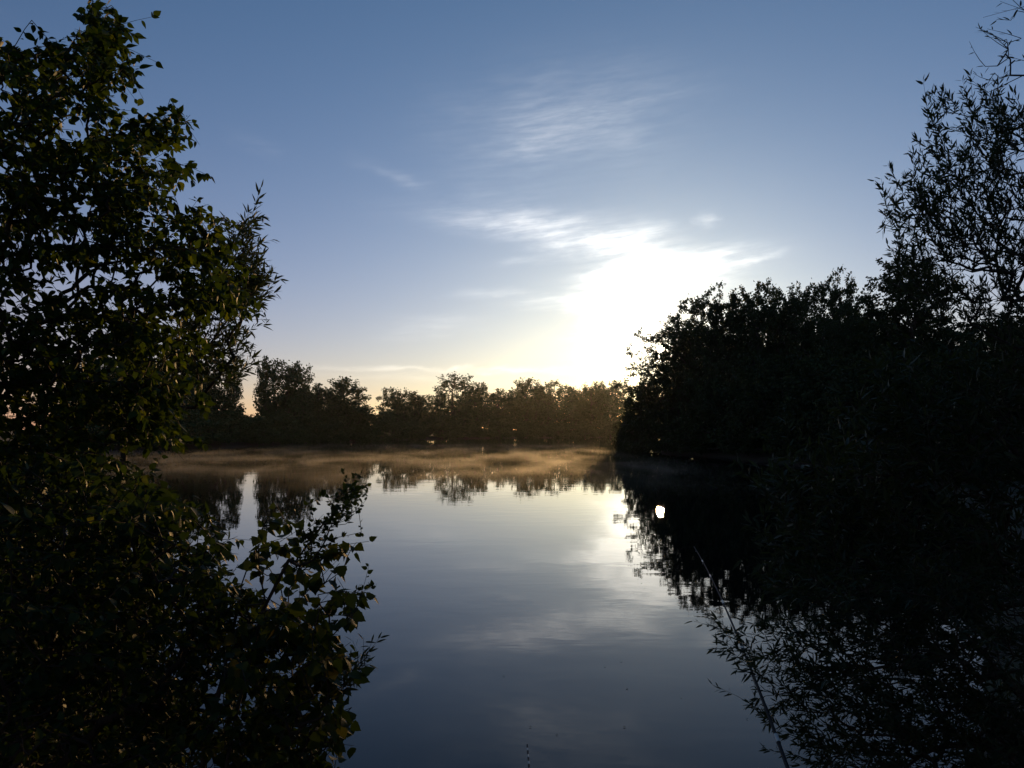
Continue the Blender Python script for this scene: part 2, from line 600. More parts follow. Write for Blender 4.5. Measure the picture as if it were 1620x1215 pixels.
def tree_kind(name, seed, H, Wd, base, shape, lobes, n_t, spacing, leaf, mat, max_tip=6, droop=0.15, r_tip=0.012, scatter=0.1):
    rng = np.random.default_rng(seed)
    t = crown_targets(rng, n_t, H, Wd, base, shape, lobes)
    k = 8
    tr = np.array([[rng.normal(0, .012 * H), rng.normal(0, .012 * H), H * 0.82 * i / (k - 1) - 0.15] for i in range(k)])
    tr[0, :2] = 0
    nodes, par, rad, ntip = grow(tr, t, rng, H / 22, 0.10, r_tip, 0.06)
    fr = leaf_frames(nodes, par, ntip, rng, spacing, max_tip, droop, 0.62, leaf, 0.25, 0.35, scatter)
    wood = wood_mesh(name + '_wood', nodes, par, rad, 6, 0.04)
    wood.materials.append(M_BARK)
    return nodes, wood, fr, mat, H, Wd


KIND = {}


def shore_kind(key, **kw):
    nodes, wood, fr, mat, H, Wd = tree_kind(key, **kw)
    lm = cards_mesh(key + '_leaves', fr)
    lm.materials.append(mat)
    KIND[key] = (wood, lm, H, Wd, fr)


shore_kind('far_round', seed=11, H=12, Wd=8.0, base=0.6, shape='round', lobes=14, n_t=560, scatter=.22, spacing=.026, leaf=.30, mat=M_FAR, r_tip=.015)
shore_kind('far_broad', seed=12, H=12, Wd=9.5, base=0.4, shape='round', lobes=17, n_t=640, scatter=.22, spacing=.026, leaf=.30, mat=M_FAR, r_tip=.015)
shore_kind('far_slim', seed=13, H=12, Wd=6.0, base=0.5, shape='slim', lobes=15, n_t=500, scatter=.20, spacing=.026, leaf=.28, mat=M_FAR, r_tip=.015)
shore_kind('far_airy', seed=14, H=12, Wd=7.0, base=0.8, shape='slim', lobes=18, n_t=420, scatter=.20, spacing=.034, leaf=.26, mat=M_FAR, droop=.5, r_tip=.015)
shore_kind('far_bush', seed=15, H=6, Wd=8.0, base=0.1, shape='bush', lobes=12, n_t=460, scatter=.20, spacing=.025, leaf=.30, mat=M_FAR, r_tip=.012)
shore_kind('mid_round', seed=21, H=12, Wd=8.5, base=0.6, shape='round', lobes=17, n_t=1300, scatter=.10, spacing=.014, leaf=.17, mat=M_MID, max_tip=8)
shore_kind('mid_broad', seed=22, H=12, Wd=9.5, base=0.4, shape='round', lobes=20, n_t=1400, scatter=.10, spacing=.014, leaf=.17, mat=M_MID, max_tip=8)
shore_kind('mid_cone', seed=23, H=12, Wd=8.0, base=0.3, shape='cone', lobes=20, n_t=1300, scatter=.10, spacing=.013, leaf=.16, mat=M_MID, max_tip=8)
shore_kind('mid_bush', seed=24, H=6, Wd=8.0, base=0.1, shape='bush', lobes=14, n_t=1200, scatter=.09, spacing=.013, leaf=.16, mat=M_MID, max_tip=8)
shore_kind('mid_airy', seed=25, H=12, Wd=8.0, base=0.6, shape='round', lobes=24, n_t=1100, scatter=.10, spacing=.018, leaf=.15, mat=M_MID, max_tip=8)

rs = random.Random(5)


def shore_tree(key, px, top, dist, hw, label, group, name='tree', rot=None, cat='tree'):
    """a tree standing on the shore that far ahead, its real height and spread from how it shows"""
    wood, lm, H0, W0, fr = KIND[key]
    x = (px - 810) / F * dist
    z = float(ground_z(np.array([x]), np.array([dist]))[0])
    z = max(z, 0.0)
    H = EYE + (HZ - top) / F * dist - z
    wd = 2 * hw / F * dist
    e = empty(name, (x, dist, z - 0.05))
    e.rotation_euler = (0, 0, rs.uniform(0, 6.28) if rot is None else rot)
    e.scale = (wd / W0, wd / W0, H / H0)
    link('trunk', wood, None, e)
    if dist < 90 and px < 1200:
        # the low sun finds a gap in this crown
        ca, sa = math.cos(e.rotation_euler.z), math.sin(e.rotation_euler.z)
        q = fr[0] * np.array(e.scale)
        wp = np.stack([q[:, 0] * ca - q[:, 1] * sa + x, q[:, 0] * sa + q[:, 1] * ca + dist, q[:, 2] + z - .05], -1)
        keep = np.ones(len(q), bool)
        for oz, rad_ in ((EYE, .38), (-EYE, .38)):
            w_ = wp - np.array([0, 0, oz])
            dl = np.linalg.norm(np.cross(w_, np.array(SUN_DIR)), axis=1)
            keep &= (dl > rad_) | (np.arange(len(q)) % 23 == 0)
        if not keep.all():
            lm2 = cards_mesh('gap_leaves', tuple(a[keep] for a in fr))
            lm2.materials.append(lm.materials[0])
            lm = lm2
    link('crown', lm, None, e)
    tag(e, label, cat, group)
    return e


FAR_G = 'trees along the far shore'
far = [  # kind, column, top row, distance, half width, label
    ('far_broad', 150, 560, 96, 60, 'broad dark tree on the far shore glimpsed behind the left foreground leaves'),
    ('far_round', 225, 556, 99, 50, 'dark far-shore tree half hidden behind the tips of the left foreground branches'),
    ('far_round', 288, 548, 104, 46, 'tall dark tree at the left end of the open far shore, beside left foliage'),
    ('far_slim', 338, 550, 108, 40, 'dark tree just left of the narrow bright gap in the far trees'),
    ('far_slim', 370, 585, 114, 17, 'slim low-topped tree bordering the narrow bright gap from the left'),
    ('far_slim', 420, 560, 118, 17, 'slim tall tree bordering the narrow bright gap from the right'),
    ('far_round', 455, 570, 122, 38, 'tall twin-peaked tree right of the bright gap, left peak'),
    ('far_airy', 472, 571, 125, 24, 'ragged pointed tree forming the right peak beside the bright gap'),
    ('far_slim', 503, 604, 132, 25, 'lower tree in the dip left of the round-topped far tree'),
    ('far_round', 544, 596, 138, 42, 'round-topped dome-shaped tree left of the V-shaped notch in the far treeline'),
    ('far_round', 628, 613, 168, 29, 'round tree immediately right of the V-shaped notch in the far treeline'),
    ('far_slim', 656, 617, 180, 26, 'small tree between the notch and the tall airy far tree'),
    ('far_airy', 716, 588, 192, 37, 'tallest airy see-through tree in the middle of the far shore'),
    ('far_round', 752, 606, 200, 32, 'dark rounded tree touching the tall airy tree on its right'),
    ('far_slim', 788, 613, 206, 24, 'low-topped tree in the dip right of the airy far tree'),
    ('far_round', 832, 598, 212, 34, 'dark high-topped tree of the far shore below the low cloud streak, left of a pair'),
    ('far_broad', 868, 600, 216, 34, 'dark high-topped tree of the far shore below the low cloud streak, right of a pair'),
    ('far_slim', 905, 610, 220, 26, 'hazy far tree under the white glare, farthest left there'),
    ('far_round', 936, 604, 224, 30, 'hazy brownish far tree under the white glare, middle of three'),
    ('far_broad', 972, 602, 228, 32, 'hazy brownish far tree under the white glare, next to the right bank'),
]
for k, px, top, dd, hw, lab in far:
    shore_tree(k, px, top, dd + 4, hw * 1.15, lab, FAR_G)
# trees of the second rank and hidden ends of the shore
for i, (k, px, top, dd, hw) in enumerate([
        ('far_broad', 180, 585, 112, 55), ('far_round', 310, 600, 120, 42), ('far_round', 480, 615, 142, 40),
        ('far_round', 525, 622, 150, 36), ('far_broad', 565, 640, 155, 22), ('far_broad', 640, 632, 195, 36), ('far_round', 690, 625, 205, 32),
        ('far_broad', 740, 622, 215, 36), ('far_round', 810, 620, 226, 32), ('far_broad', 850, 618, 232, 36), ('far_broad', 920, 618, 240, 34),
        ('far_round', 955, 615, 244, 34)]):
    names = ['left end of the far shore', 'tall dark tree left of the bright gap', 'twin-peaked far tree', 'dome-shaped far tree',
             'left slope of the V-shaped notch', 'small tree right of the notch', 'left side of the airy far tree', 'right side of the airy far tree',
             'dip left of the high-topped pair', 'high-topped pair of far trees', 'hazy far trees under the glare', 'hazy far tree nearest the right bank']
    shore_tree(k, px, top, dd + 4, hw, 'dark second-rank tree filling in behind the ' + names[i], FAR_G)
# low bushes at the waterline of the far shore
ORD = 'first second third fourth fifth sixth seventh eighth ninth tenth eleventh twelfth thirteenth fourteenth fifteenth sixteenth seventeenth eighteenth nineteenth'.split()
bush_at = [(110, 92), (190, 92), (255, 96), (310, 101), (360, 108), (400, 112), (440, 118), (480, 126), (520, 134), (560, 142), (605, 160), (650, 176),
           (700, 189), (745, 198), (790, 204), (835, 209), (880, 214), (925, 219), (965, 224)]
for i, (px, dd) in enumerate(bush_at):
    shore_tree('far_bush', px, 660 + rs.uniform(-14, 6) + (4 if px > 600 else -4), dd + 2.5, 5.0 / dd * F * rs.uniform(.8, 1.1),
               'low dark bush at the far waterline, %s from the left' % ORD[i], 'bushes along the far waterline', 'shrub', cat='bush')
# shore that bends away behind the right bank: lower scrub
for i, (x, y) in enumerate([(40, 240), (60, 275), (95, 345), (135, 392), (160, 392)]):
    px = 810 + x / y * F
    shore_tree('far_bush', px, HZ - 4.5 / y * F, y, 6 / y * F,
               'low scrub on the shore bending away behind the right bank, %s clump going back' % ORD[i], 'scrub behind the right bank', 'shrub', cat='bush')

RIGHT_G = 'trees of the right bank'
right = [
    ('mid_bush', 1002, 652, 79, 30, 'small low bush drooping to the water at the very tip of the right bank', 'shrub'),
    ('mid_bush', 1025, 604, 80, 50, 'leafy bush at the tip of the right bank overhanging the water', 'shrub'),
    ('mid_airy', 1066, 500, 76, 82, 'sparse-edged tree at the tip of the right bank with the sun shining through it', 'tree'),
    ('mid_round', 1130, 458, 71, 80, 'dark tree just right of the sun on the right bank', 'tree'),
    ('mid_broad', 1200, 442, 68, 90, 'broad black tree, second right of the sun on the right bank', 'tree'),
    ('mid_airy', 1262, 444, 64, 70, 'feathery-topped black tree in the middle of the right bank', 'tree'),
    ('mid_round', 1318, 432, 60, 66, 'round-topped black tree left of the cone-shaped tree on the right bank', 'tree'),
    ('mid_broad', 1372, 478, 52, 80, 'low black tree in the dip left of the cone-shaped tree', 'tree'),
    ('mid_cone', 1440, 402, 44, 125, 'cone-shaped black tree rising behind the right foreground willow', 'tree'),
    ('mid_broad', 1545, 500, 40, 110, 'black tree right of the cone-shaped tree, mostly behind willow leaves', 'tree'),
    ('mid_round', 1650, 470, 34, 120, 'black tree at the right picture edge behind willow leaves', 'tree'),
    ('mid_bush', 1085, 575, 70, 80, 'dense bush at the waterline below the tree with the sun in it', 'shrub'),
    ('mid_bush', 1160, 565, 63, 95, 'dense waterline bush, second from the tip of the right bank', 'shrub'),
    ('mid_bush', 1245, 555, 55, 105, 'dense waterline bush, third from the tip of the right bank', 'shrub'),
    ('mid_bush', 1340, 550, 46, 120, 'dense waterline bush below the round-topped black tree', 'shrub'),
    ('mid_bush', 1455, 550, 37, 150, 'dense waterline bush below the cone-shaped tree', 'shrub'),
    ('mid_bush', 1600, 550, 29, 170, 'dense waterline bush low at the right picture edge', 'shrub'),
    ('mid_broad', 1130, 500, 84, 75, 'black back-row tree behind the dark tree just right of the sun', 'tree'),
    ('mid_round', 1235, 480, 82, 80, 'black back-row tree behind the middle of the right bank', 'tree'),
    ('mid_broad', 1335, 485, 76, 80, 'black back-row tree filling in behind the round-topped tree', 'tree'),
    ('mid_broad', 1450, 500, 62, 100, 'black back-row tree behind the cone-shaped tree', 'tree'),
]
for k, px, top, dd, hw, lab, nm in right:
    shore_tree(k, px, top, dd, hw, lab, RIGHT_G, nm, cat='bush' if nm == 'shrub' else 'tree')


# ------------------------------------------------------------------ foreground plants
def shoots(rng, blobs, depth, dspread, s_dir, s_len, s_var):
    """twig tips in real space: each blob is a bough end that far ahead; every tip goes on as a leafy shoot"""
    a, b_ = [], []
    for bl in blobs:
        px, py, rx, ry, n_ = bl[:5]
        dd = depth + (bl[5] if len(bl) > 5 else 0.0)
        for i in range(n_):
            while True:
                u1, u2 = rng.uniform(-1, 1, 2)
                if u1 * u1 + u2 * u2 < 1:
                    break
            d1 = dd + rng.normal(0, dspread)
            p = P(px + u1 * rx, py + u2 * ry, d1)
            v = unit(np.array(s_dir) + rng.normal(0, s_var, 3)) * s_len * math.exp(rng.normal(0, .3))
            a.append(p)
            b_.append(v)
    return np.array(a), np.array(b_)


def grow_shoots(trunk, tg, vec, rng, step, jit, r_tip, lift, k=3, sag=0.0):
    nodes, par, rad, ntip = grow(trunk, tg - vec * 0.5, rng, step, jit, r_tip, lift)
    # find the node of every tip again and let the shoot run on from it
    n0 = len(nodes)
    new, npar = [], []
    for t, v in zip(tg, vec):
        j = int(np.argmin(np.linalg.norm(nodes - (t - v * 0.5), axis=1)))
        p = nodes[j]
        prev = j
        bend = rng.normal(0, 0.12, 3) * np.linalg.norm(v)
        for s in range(1, k + 1):
            f = s / k
            new.append(p + v * f + bend * f * f - np.array([0, 0, sag * f * f * np.linalg.norm(v)]))
            npar.append(prev)
            prev = n0 + len(new) - 1
    nodes = np.concatenate([nodes, np.array(new)])
    par = np.concatenate([par, np.array(npar)])
    rad = np.concatenate([rad, np.tile(np.linspace(r_tip, r_tip * .5, k), len(tg))])
    ntip = np.concatenate([ntip, np.ones(len(new))])
    return nodes, par, rad, ntip


PLANTS = []


def plant(name, label, cat, base, trunk, blobs, depth, dspread, s_dir, s_len, s_var, leaf_kind, leaf, spacing, mat, seed,
          group=None, droop=0.15, spread=0.55, up=0.6, step=0.12, jit=0.08, r_tip=0.0016, lift=0.05, max_tip=3, sag=0.0, wood=None):
    rng = np.random.default_rng(seed)
    tg, vec = shoots(rng, blobs, depth, dspread, s_dir, s_len, s_var)
    nodes, par, rad, ntip = grow_shoots(np.array(trunk, float), tg, vec, rng, step, jit, r_tip, lift, 3, sag)
    fr = leaf_frames(nodes, par, ntip, rng, spacing, max_tip, droop, spread, leaf, 0.17, up)
    PLANTS.append(dict(name=name, label=label, cat=cat, base=base, nodes=nodes, par=par, rad=rad, fr=fr, kind=leaf_kind, mat=mat, group=group,
                       wood=wood or M_TWIG))


def gz(x, y):
    return float(ground_z(np.array([x]), np.array([y]))[0])


def base_at(x, y):
    return (x, y, gz(x, y) - 0.04)


b1 = base_at(-3.5, 3.7)
plant('broadleaf_tree', 'big dark broad-leaved tree filling the upper left, its leafy boughs reaching in from the edge', 'tree', b1,
      [b1, (-3.45, 3.7, 1.4), (-3.3, 3.65, 2.3), (-3.15, 3.65, 3.2), (-3.0, 3.6, 4.1), (-2.8, 3.6, 4.8)],
      [(165, 45, 38, 38, 34), (165, 110, 42, 30, 26), (70, 95, 60, 50, 34), (20, 100, 50, 50, 20), (100, 170, 80, 40, 46), (20, 200, 60, 30, 22),
       (30, 255, 80, 40, 44), (130, 235, 60, 26, 26), (205, 225, 60, 28, 34), (262, 192, 28, 16, 12), (215, 290, 70, 34, 44), (290, 265, 14, 12, 5),
       (110, 310, 100, 40, 56), (30, 350, 70, 40, 34), (200, 350, 60, 26, 30), (305, 345, 34, 20, 16), (340, 385, 30, 22, 18), (270, 405, 50, 26, 30),
       (170, 395, 70, 22, 26), (60, 400, 60, 22, 20), (345, 450, 38, 26, 26), (280, 470, 70, 26, 34), (170, 470, 60, 26, 26), (120, 525, 130, 40, 70),
       (250, 540, 80, 34, 44), (40, 580, 100, 50, 64), (180, 600, 100, 40, 60), (270, 610, 44, 26, 20), (110, 655, 140, 45, 80), (235, 668, 50, 28, 32),
       (50, 715, 120, 40, 66), (-80, 250, 90, 250, 90), (-80, 600, 90, 150, 70), (15, 440, 40, 26, 16), (60, 490, 60, 24, 18)],
      3.6, .25, (.75, -.05, .1), .15, .55, 'ovate', .045, .0155, M_BROAD, 101, droop=.35, spread=.6, up=.65, max_tip=3, sag=.25)
b2 = base_at(-2.75, 5.1)
plant('willow_shrub', 'fine-leaved willow peeking out behind the right side of the big left tree', 'shrub', b2,
      [b2, (-2.7, 5.1, 1.2), (-2.6, 5.15, 2.0), (-2.4, 5.2, 2.8)],
      [(392, 375, 16, 40, 22), (368, 430, 45, 55, 60), (402, 460, 20, 28, 22), (340, 505, 55, 45, 46), (372, 555, 22, 40, 20), (300, 570, 50, 60, 40),
       (240, 620, 60, 60, 40)],
      5.2, .3, (.5, 0, .75), .22, .4, 'willow', .062, .013, M_WILLOW, 102, droop=.05, spread=.42, up=.5, sag=.1)
b3 = base_at(-1.95, 2.9)
plant('leafy_bush', 'dense black leafy bush filling the lower left corner of the bank', 'bush', b3,
      [b3, (-1.9, 2.95, .9), (-1.8, 2.95, 1.3), (-1.7, 3.0, 1.7)],
      [(60, 770, 120, 55, 90), (220, 800, 90, 38, 70), (110, 880, 150, 80, 150), (290, 870, 68, 45, 64), (60, 1000, 150, 100, 170), (250, 985, 120, 90, 150),
       (360, 965, 50, 50, 50), (120, 1130, 180, 90, 180), (330, 1110, 110, 90, 130), (450, 1185, 70, 40, 46), (200, 745, 30, 18, 10),
       (200, 1330, 260, 100, 120)],
      2.85, .3, (.45, -.1, .5), .15, .55, 'ovate', .039, .0165, M_BUSH, 103, droop=.3, spread=.6, up=.65, sag=.2)
b4 = base_at(-1.1, 2.5)
plant('birch_sapling', 'young birch with toothed heart-shaped leaves leaning out over the water at lower left', 'sapling', b4,
      [b4, (-1.08, 2.52, .8), (-1.0, 2.55, 1.2), (-.92, 2.58, 1.6)],
      [(440, 850, 16, 36, 4), (445, 812, 6, 16, 3), (470, 910, 38, 30, 6), (520, 890, 28, 20, 3), (543, 872, 8, 14, 3), (480, 970, 50, 36, 13),
       (535, 940, 25, 14, 8), (500, 1020, 42, 38, 24), (525, 1060, 30, 26, 12), (530, 1140, 22, 24, 8), (475, 1120, 50, 60, 34), (425, 1040, 60, 90, 42),
       (520, 1165, 30, 14, 6), (420, 1200, 90, 40, 30)],
      2.6, .18, (.6, 0, .35), .12, .5, 'birch', .047, .031, M_BIRCH, 104, droop=.55, spread=.6, up=.35, sag=.1)
b5 = base_at(-.98, 2.42)
plant('twiggy_stem', 'thin arching stem with tiny dark leaves standing above the birch against the water', 'shrub', b5,
      [b5, (-.95, 2.44, .9), (-.88, 2.46, 1.3), (-.80, 2.47, 1.62), (-.72, 2.48, 1.78)],
      [(530, 822, 16, 20, 9), (548, 790, 12, 14, 6), (560, 775, 10, 8, 3), (500, 842, 10, 12, 4), (562, 802, 14, 5, 3), (490, 800, 4, 8, 2), (570, 936, 10, 8, 4),
       (480, 875, 22, 18, 8), (510, 860, 14, 10, 4), (556, 762, 4, 8, 2)],
      2.5, .06, (.55, 0, .8), .09, .35, 'small', .021, .011, M_BUSH, 105, droop=.05, spread=.6, up=.3, step=.07, r_tip=.0011)
b6 = base_at(-.80, 2.6)
plant('willow_sprig', 'small feathery willow sprig sticking out over the water below the birch leaves', 'shrub', b6,
      [b6, (-.78, 2.6, .9), (-.72, 2.6, 1.15)],
      [(560, 1062, 16, 14, 8), (575, 1040, 8, 12, 5), (535, 1080, 20, 16, 6)],
      2.6, .08, (.6, 0, .7), .11, .3, 'willow', .036, .013, M_WILLOW, 106, spread=.4, r_tip=.001, step=.08)
b7 = base_at(4.5, 4.4)
WB = [b7, (4.4, 4.45, 1.4), (4.1, 4.5, 2.2), (3.8, 4.55, 3.0), (3.5, 4.6, 3.7)]
plant('willow_tree', 'tall airy willow with upright narrow-leaved shoots against the sky at upper right', 'tree', b7, WB,
      [(1478, 180, 12, 20, 5), (1535, 180, 12, 20, 6), (1570, 225, 40, 36, 26), (1500, 250, 46, 26, 22), (1445, 302, 34, 16, 12), (1405, 308, 12, 14, 5),
       (1490, 315, 50, 30, 30), (1585, 300, 46, 46, 40), (1530, 370, 66, 36, 46), (1455, 390, 30, 26, 14), (1438, 430, 24, 16, 8), (1592, 410, 46, 46, 40),
       (1545, 475, 60, 36, 36), (1485, 455, 34, 24, 12), (1600, 545, 40, 46, 28), (1600, 185, 26, 30, 16), (1700, 350, 70, 220, 90), (1495, 165, 12, 16, 5), (1575, 165, 20, 20, 8), (1420, 350, 24, 20, 6)],
      4.6, .35, (-.38, 0, .9), .20, .30, 'willow', .046, .0110, M_WILLOW, 107, droop=-.05, spread=.42, up=.4, step=.14)
b8 = base_at(3.6, 4.0)
plant('willow_shrub', 'shadowy middle willow thicket in front of the black right bank', 'shrub', b8,
      [b8, (3.4, 4.05, 1.0), (3.0, 4.1, 1.6), (2.7, 4.15, 2.1)],
      [(1300, 780, 75, 70, 50), (1250, 880, 55, 60, 40), (1400, 690, 75, 70, 70), (1350, 850, 90, 80, 80), (1500, 640, 80, 80, 80), (1500, 800, 100, 100, 100),
       (1600, 700, 60, 150, 90), (1600, 900, 60, 60, 50), (1410, 600, 40, 30, 14), (1225, 770, 20, 40, 8)],
      4.2, .3, (-.4, 0, .8), .24, .35, 'willow', .07, .020, M_WILLOW, 108, spread=.45, up=.45, step=.14)
b9 = base_at(2.55, 3.2)
plant('willow_shrub', 'low willow shrub overhanging the water in the lower right corner, sky reflections glinting through', 'shrub', b9,
      [b9, (2.4, 3.25, .8), (2.1, 3.3, 1.15), (1.9, 3.35, 1.4)],
      [(1160, 1008, 18, 25, 5), (1195, 1040, 30, 30, 9), (1232, 1000, 45, 18, 12), (1290, 1020, 60, 30, 20), (1270, 1090, 50, 46, 24), (1330, 1085, 70, 48, 46),
       (1205, 1110, 18, 22, 4), (1300, 1172, 60, 38, 38), (1400, 1000, 90, 46, 56), (1450, 1100, 100, 66, 105), (1560, 1060, 80, 90, 110), (1500, 935, 120, 36, 85),
       (1570, 1170, 80, 46, 90), (1300, 935, 70, 36, 30), (1420, 1190, 90, 40, 50), (1450, 1300, 200, 70, 80)],
      3.4, .22, (-.75, 0, .35), .20, .3, 'willow', .043, .0115, M_WILLOW, 109, spread=.42, up=.45, step=.1, r_tip=.0014)
b10 = base_at(3.1, 2.7)
plant('bare_sapling', 'thin nearly leafless branches reaching in at the top right corner above the willow', 'sapling', b10,
      [b10, (3.0, 2.75, 1.5), (2.85, 2.8, 2.6), (2.6, 2.85, 3.3), (2.3, 2.9, 3.6)],
      [(1540, 92, 6, 10, 1), (1545, 140, 6, 6, 1), (1560, 50, 6, 12, 2), (1590, 40, 10, 16, 2), (1560, 120, 12, 8, 2), (1600, 95, 12, 12, 2), (1615, 20, 10, 20, 3),
       (1575, 70, 10, 10, 2), (1650, 80, 30, 40, 5)],
      3.0, .06, (-.8, 0, .35), .10, .3, 'willow', .03, .09, M_WILLOW, 110, spread=.4, up=.4, r_tip=.0014, jit=.05)


# the 300 leaves of each plant that show largest stand alone, the rest is one part
def emit_plants():
    cellsz = 5.0
    near = {}
    proj = []
    for pi, p in enumerate(PLANTS):
        pos, dr, sd, nrm, s = p['fr']
        c = pos + dr * (s * .5)[:, None]
        dd = np.maximum(c[:, 1], .1)
        px = 810 + c[:, 0] / dd * F
        py = HZ - (c[:, 2] - EYE) / dd * F
        proj.append((px, py, dd, s * F / dd))
        ok = (px > 0) & (px < 1620) & (py > 0) & (py < 1215)
        for i in np.nonzero(ok)[0]:
            key = (int(px[i] // cellsz), int(py[i] // cellsz))
            if key not in near or dd[i] < near[key][0]:
                near[key] = (dd[i], pi, i)
    vis = [[] for _ in PLANTS]
    for dd, pi, i in near.values():
        vis[pi].append(i)
    for pi, p in enumerate(PLANTS):
        root = empty(p['name'], p['base'])
        tag(root, p['label'], p['cat'], p['group'])
        bl = Vector(p['base'])
        wm = wood_mesh(p['name'] + '_wood', p['nodes'] - np.array(p['base']), p['par'], p['rad'], 6, .004)
        link('stem', wm, p['wood'], root)
        fr = p['fr']
        n_ = len(fr[0])
        area = np.abs(np.sum(fr[3] * unit(fr[0] - np.array([0, 0, EYE])), 1)) * proj[pi][3]
        order = sorted(vis[pi], key=lambda i: -area[i])[:300]
        own = np.zeros(n_, bool)
        own[order] = True
        if (~own).any():
            fr0 = (fr[0] - np.array(p['base']),) + fr[1:]
            o = link('foliage', leaves_mesh(p['name'] + '_foliage', p['kind'], fr0, ~own), p['mat'], root)
            o['kind'] = 'stuff'
        tv, tf = TEMPL[p['kind']]
        lm = mesh_np(p['name'] + '_leaf', tv, tf)
        lm.materials.append(p['mat'])
        for i in order:
            o = bpy.data.objects.new('leaf', lm)
            s = fr[4][i]
            mt = Matrix.Identity(4)
            for k, ax in enumerate((fr[1][i], fr[2][i], fr[3][i])):
                for r_ in range(3):
                    mt[r_][k] = ax[r_] * s
            for r_ in range(3):
                mt[r_][3] = fr[0][i][r_] - bl[r_]
            o.matrix_basis = mt
            o.parent = root
            COL.objects.link(o)


emit_plants()

# ------------------------------------------------------------------ fishing rods
def simple_mat(name, col, rough, metal=0.0):
    m, n, out = new_mat(name)
    tco = n.node('ShaderNodeTexCoord')
    f = n.noise(tco.outputs['Object'], 90.0, 3.0)
    c = n.mix(n.ramp(f, .3, .7, 0, .4), (*col, 1), (col[0] * .5, col[1] * .5, col[2] * .5, 1))
    b = n.node('ShaderNodeBsdfPrincipled')
    m.node_tree.links.new(c, b.inputs['Base Color'])
    b.inputs['Roughness'].default_value = rough
    b.inputs['Metallic'].default_value = metal
    m.node_tree.links.new(b.outputs[0], out.inputs['Surface'])
    return m


M_ROD = simple_mat('rod_carbon', (.012, .012, .013), .75)
M_CORK = simple_mat('rod_cork', (.30, .19, .10), .8)
M_METAL = simple_mat('rod_metal', (.45, .45, .46), .35, 1.0)
M_PALE = simple_mat('rod_wrap_pale', (.80, .78, .72), .4)


def tube_path(name, pts, rad, k=8):
    pts = np.array(pts, float)
    rad = np.array(rad, float)
    tan = unit(np.gradient(pts, axis=0))
    ref = np.array([0, 0, 1.0])
    s1 = unit(np.cross(tan, ref))
    s2 = np.cross(s1, tan)
    th = np.arange(k) / k * 2 * math.pi
    v = pts[:, None] + rad[:, None, None] * (np.cos(th)[None, :, None] * s1[:, None] + np.sin(th)[None, :, None] * s2[:, None])
    f = []
    for i in range(len(pts) - 1):
        for j in range(k):
            f.append((i * k + j, i * k + (j + 1) % k, (i + 1) * k + (j + 1) % k, (i + 1) * k + j))
    return mesh_np(name, v.reshape(-1, 3), f, True)


def bez(a, b_, c, n_=40):
    t = np.linspace(0, 1, n_)[:, None]
    return (1 - t) ** 2 * np.array(a) + 2 * t * (1 - t) * np.array(b_) + t * t * np.array(c)


def fishing_rod(label, a, b_, c, r0, r1, guides, wraps):
    e = empty('fishing_rod', a)
    A = np.array(a)
    path = bez(a, b_, c) - A
    rr = np.linspace(r0, r1, len(path))
    link('blank', tube_path('rod_blank', path, rr), M_ROD, e)
    link('handle', tube_path('rod_handle', path[:6], np.array([.011, .014, .013, .013, .014, .010]), 10), M_CORK, e)
    j = path[5]
    bm = bmesh.new()
    bmesh.ops.create_cone(bm, cap_ends=True, segments=16, radius1=.026, radius2=.022, depth=.045, matrix=Matrix.Translation((j[0], j[1], j[2] - .05)) @ Matrix.Rotation(R(90), 4, 'X'))
    bmesh.ops.create_cone(bm, cap_ends=True, segments=8, radius1=.006, radius2=.006, depth=.05, matrix=Matrix.Translation((j[0], j[1], j[2] - .025)))
    me = bpy.data.meshes.new('rod_reel')
    bm.to_mesh(me)
    bm.free()
    link('reel', me, M_METAL, e)
    for g in guides:
        i = int(g * (len(path) - 1))
        th = np.linspace(0, 2 * math.pi, 11)
        gr = .004 + .007 * (1 - g)
        ring = np.stack([np.cos(th) * gr, np.zeros(11), np.sin(th) * gr - gr - rr[i]], -1) + path[i]
        v, q = tubes(ring[:-1], ring[1:], np.full(10, .0009), np.full(10, .0009), 4)
        link('line_guide', mesh_np('rod_guide', v, q), M_METAL, e)
    for g in wraps:
        i = int(g * (len(path) - 1))
        seg = np.stack([path[i], path[i] * .6 + path[min(i + 1, len(path) - 1)] * .4])
        link('thread_wrap', tube_path('rod_wrap', seg, np.full(2, rr[i] * 1.25)), M_PALE, e)
    tag(e, label, 'fishing rod', 'fishing rods')
    return e


pb = P(1245, 1215, 2.6)
pt = P(1098, 865, 5.8)
a0 = (.70, .85, gz(.70, .85) + .012)
mid = 2 * pb - .5 * np.array(a0) - .5 * pt
mid = np.array([pb[0] + .06, 2.9, pb[2] + .22])
fishing_rod('long thin dark fishing rod slanting up over the water beside the lower right willow', a0, tuple(mid), tuple(pt), .0105, .0026,
            (.3, .45, .6, .72, .83, .92, .98), (.3, .45, .6, .72, .83, .92))
pt2 = P(834, 1178, 3.3)
a2 = (.10, .95, gz(.10, .95) + .012)
fishing_rod('tip of a pale-banded fishing rod poking up at the bottom edge in the middle', a2, (.09, 2.2, .78), tuple(pt2), .0095, .0030,
            (.4, .6, .75, .86, .94, .99), (.6, .75, .82, .86, .90, .93, .955, .98))

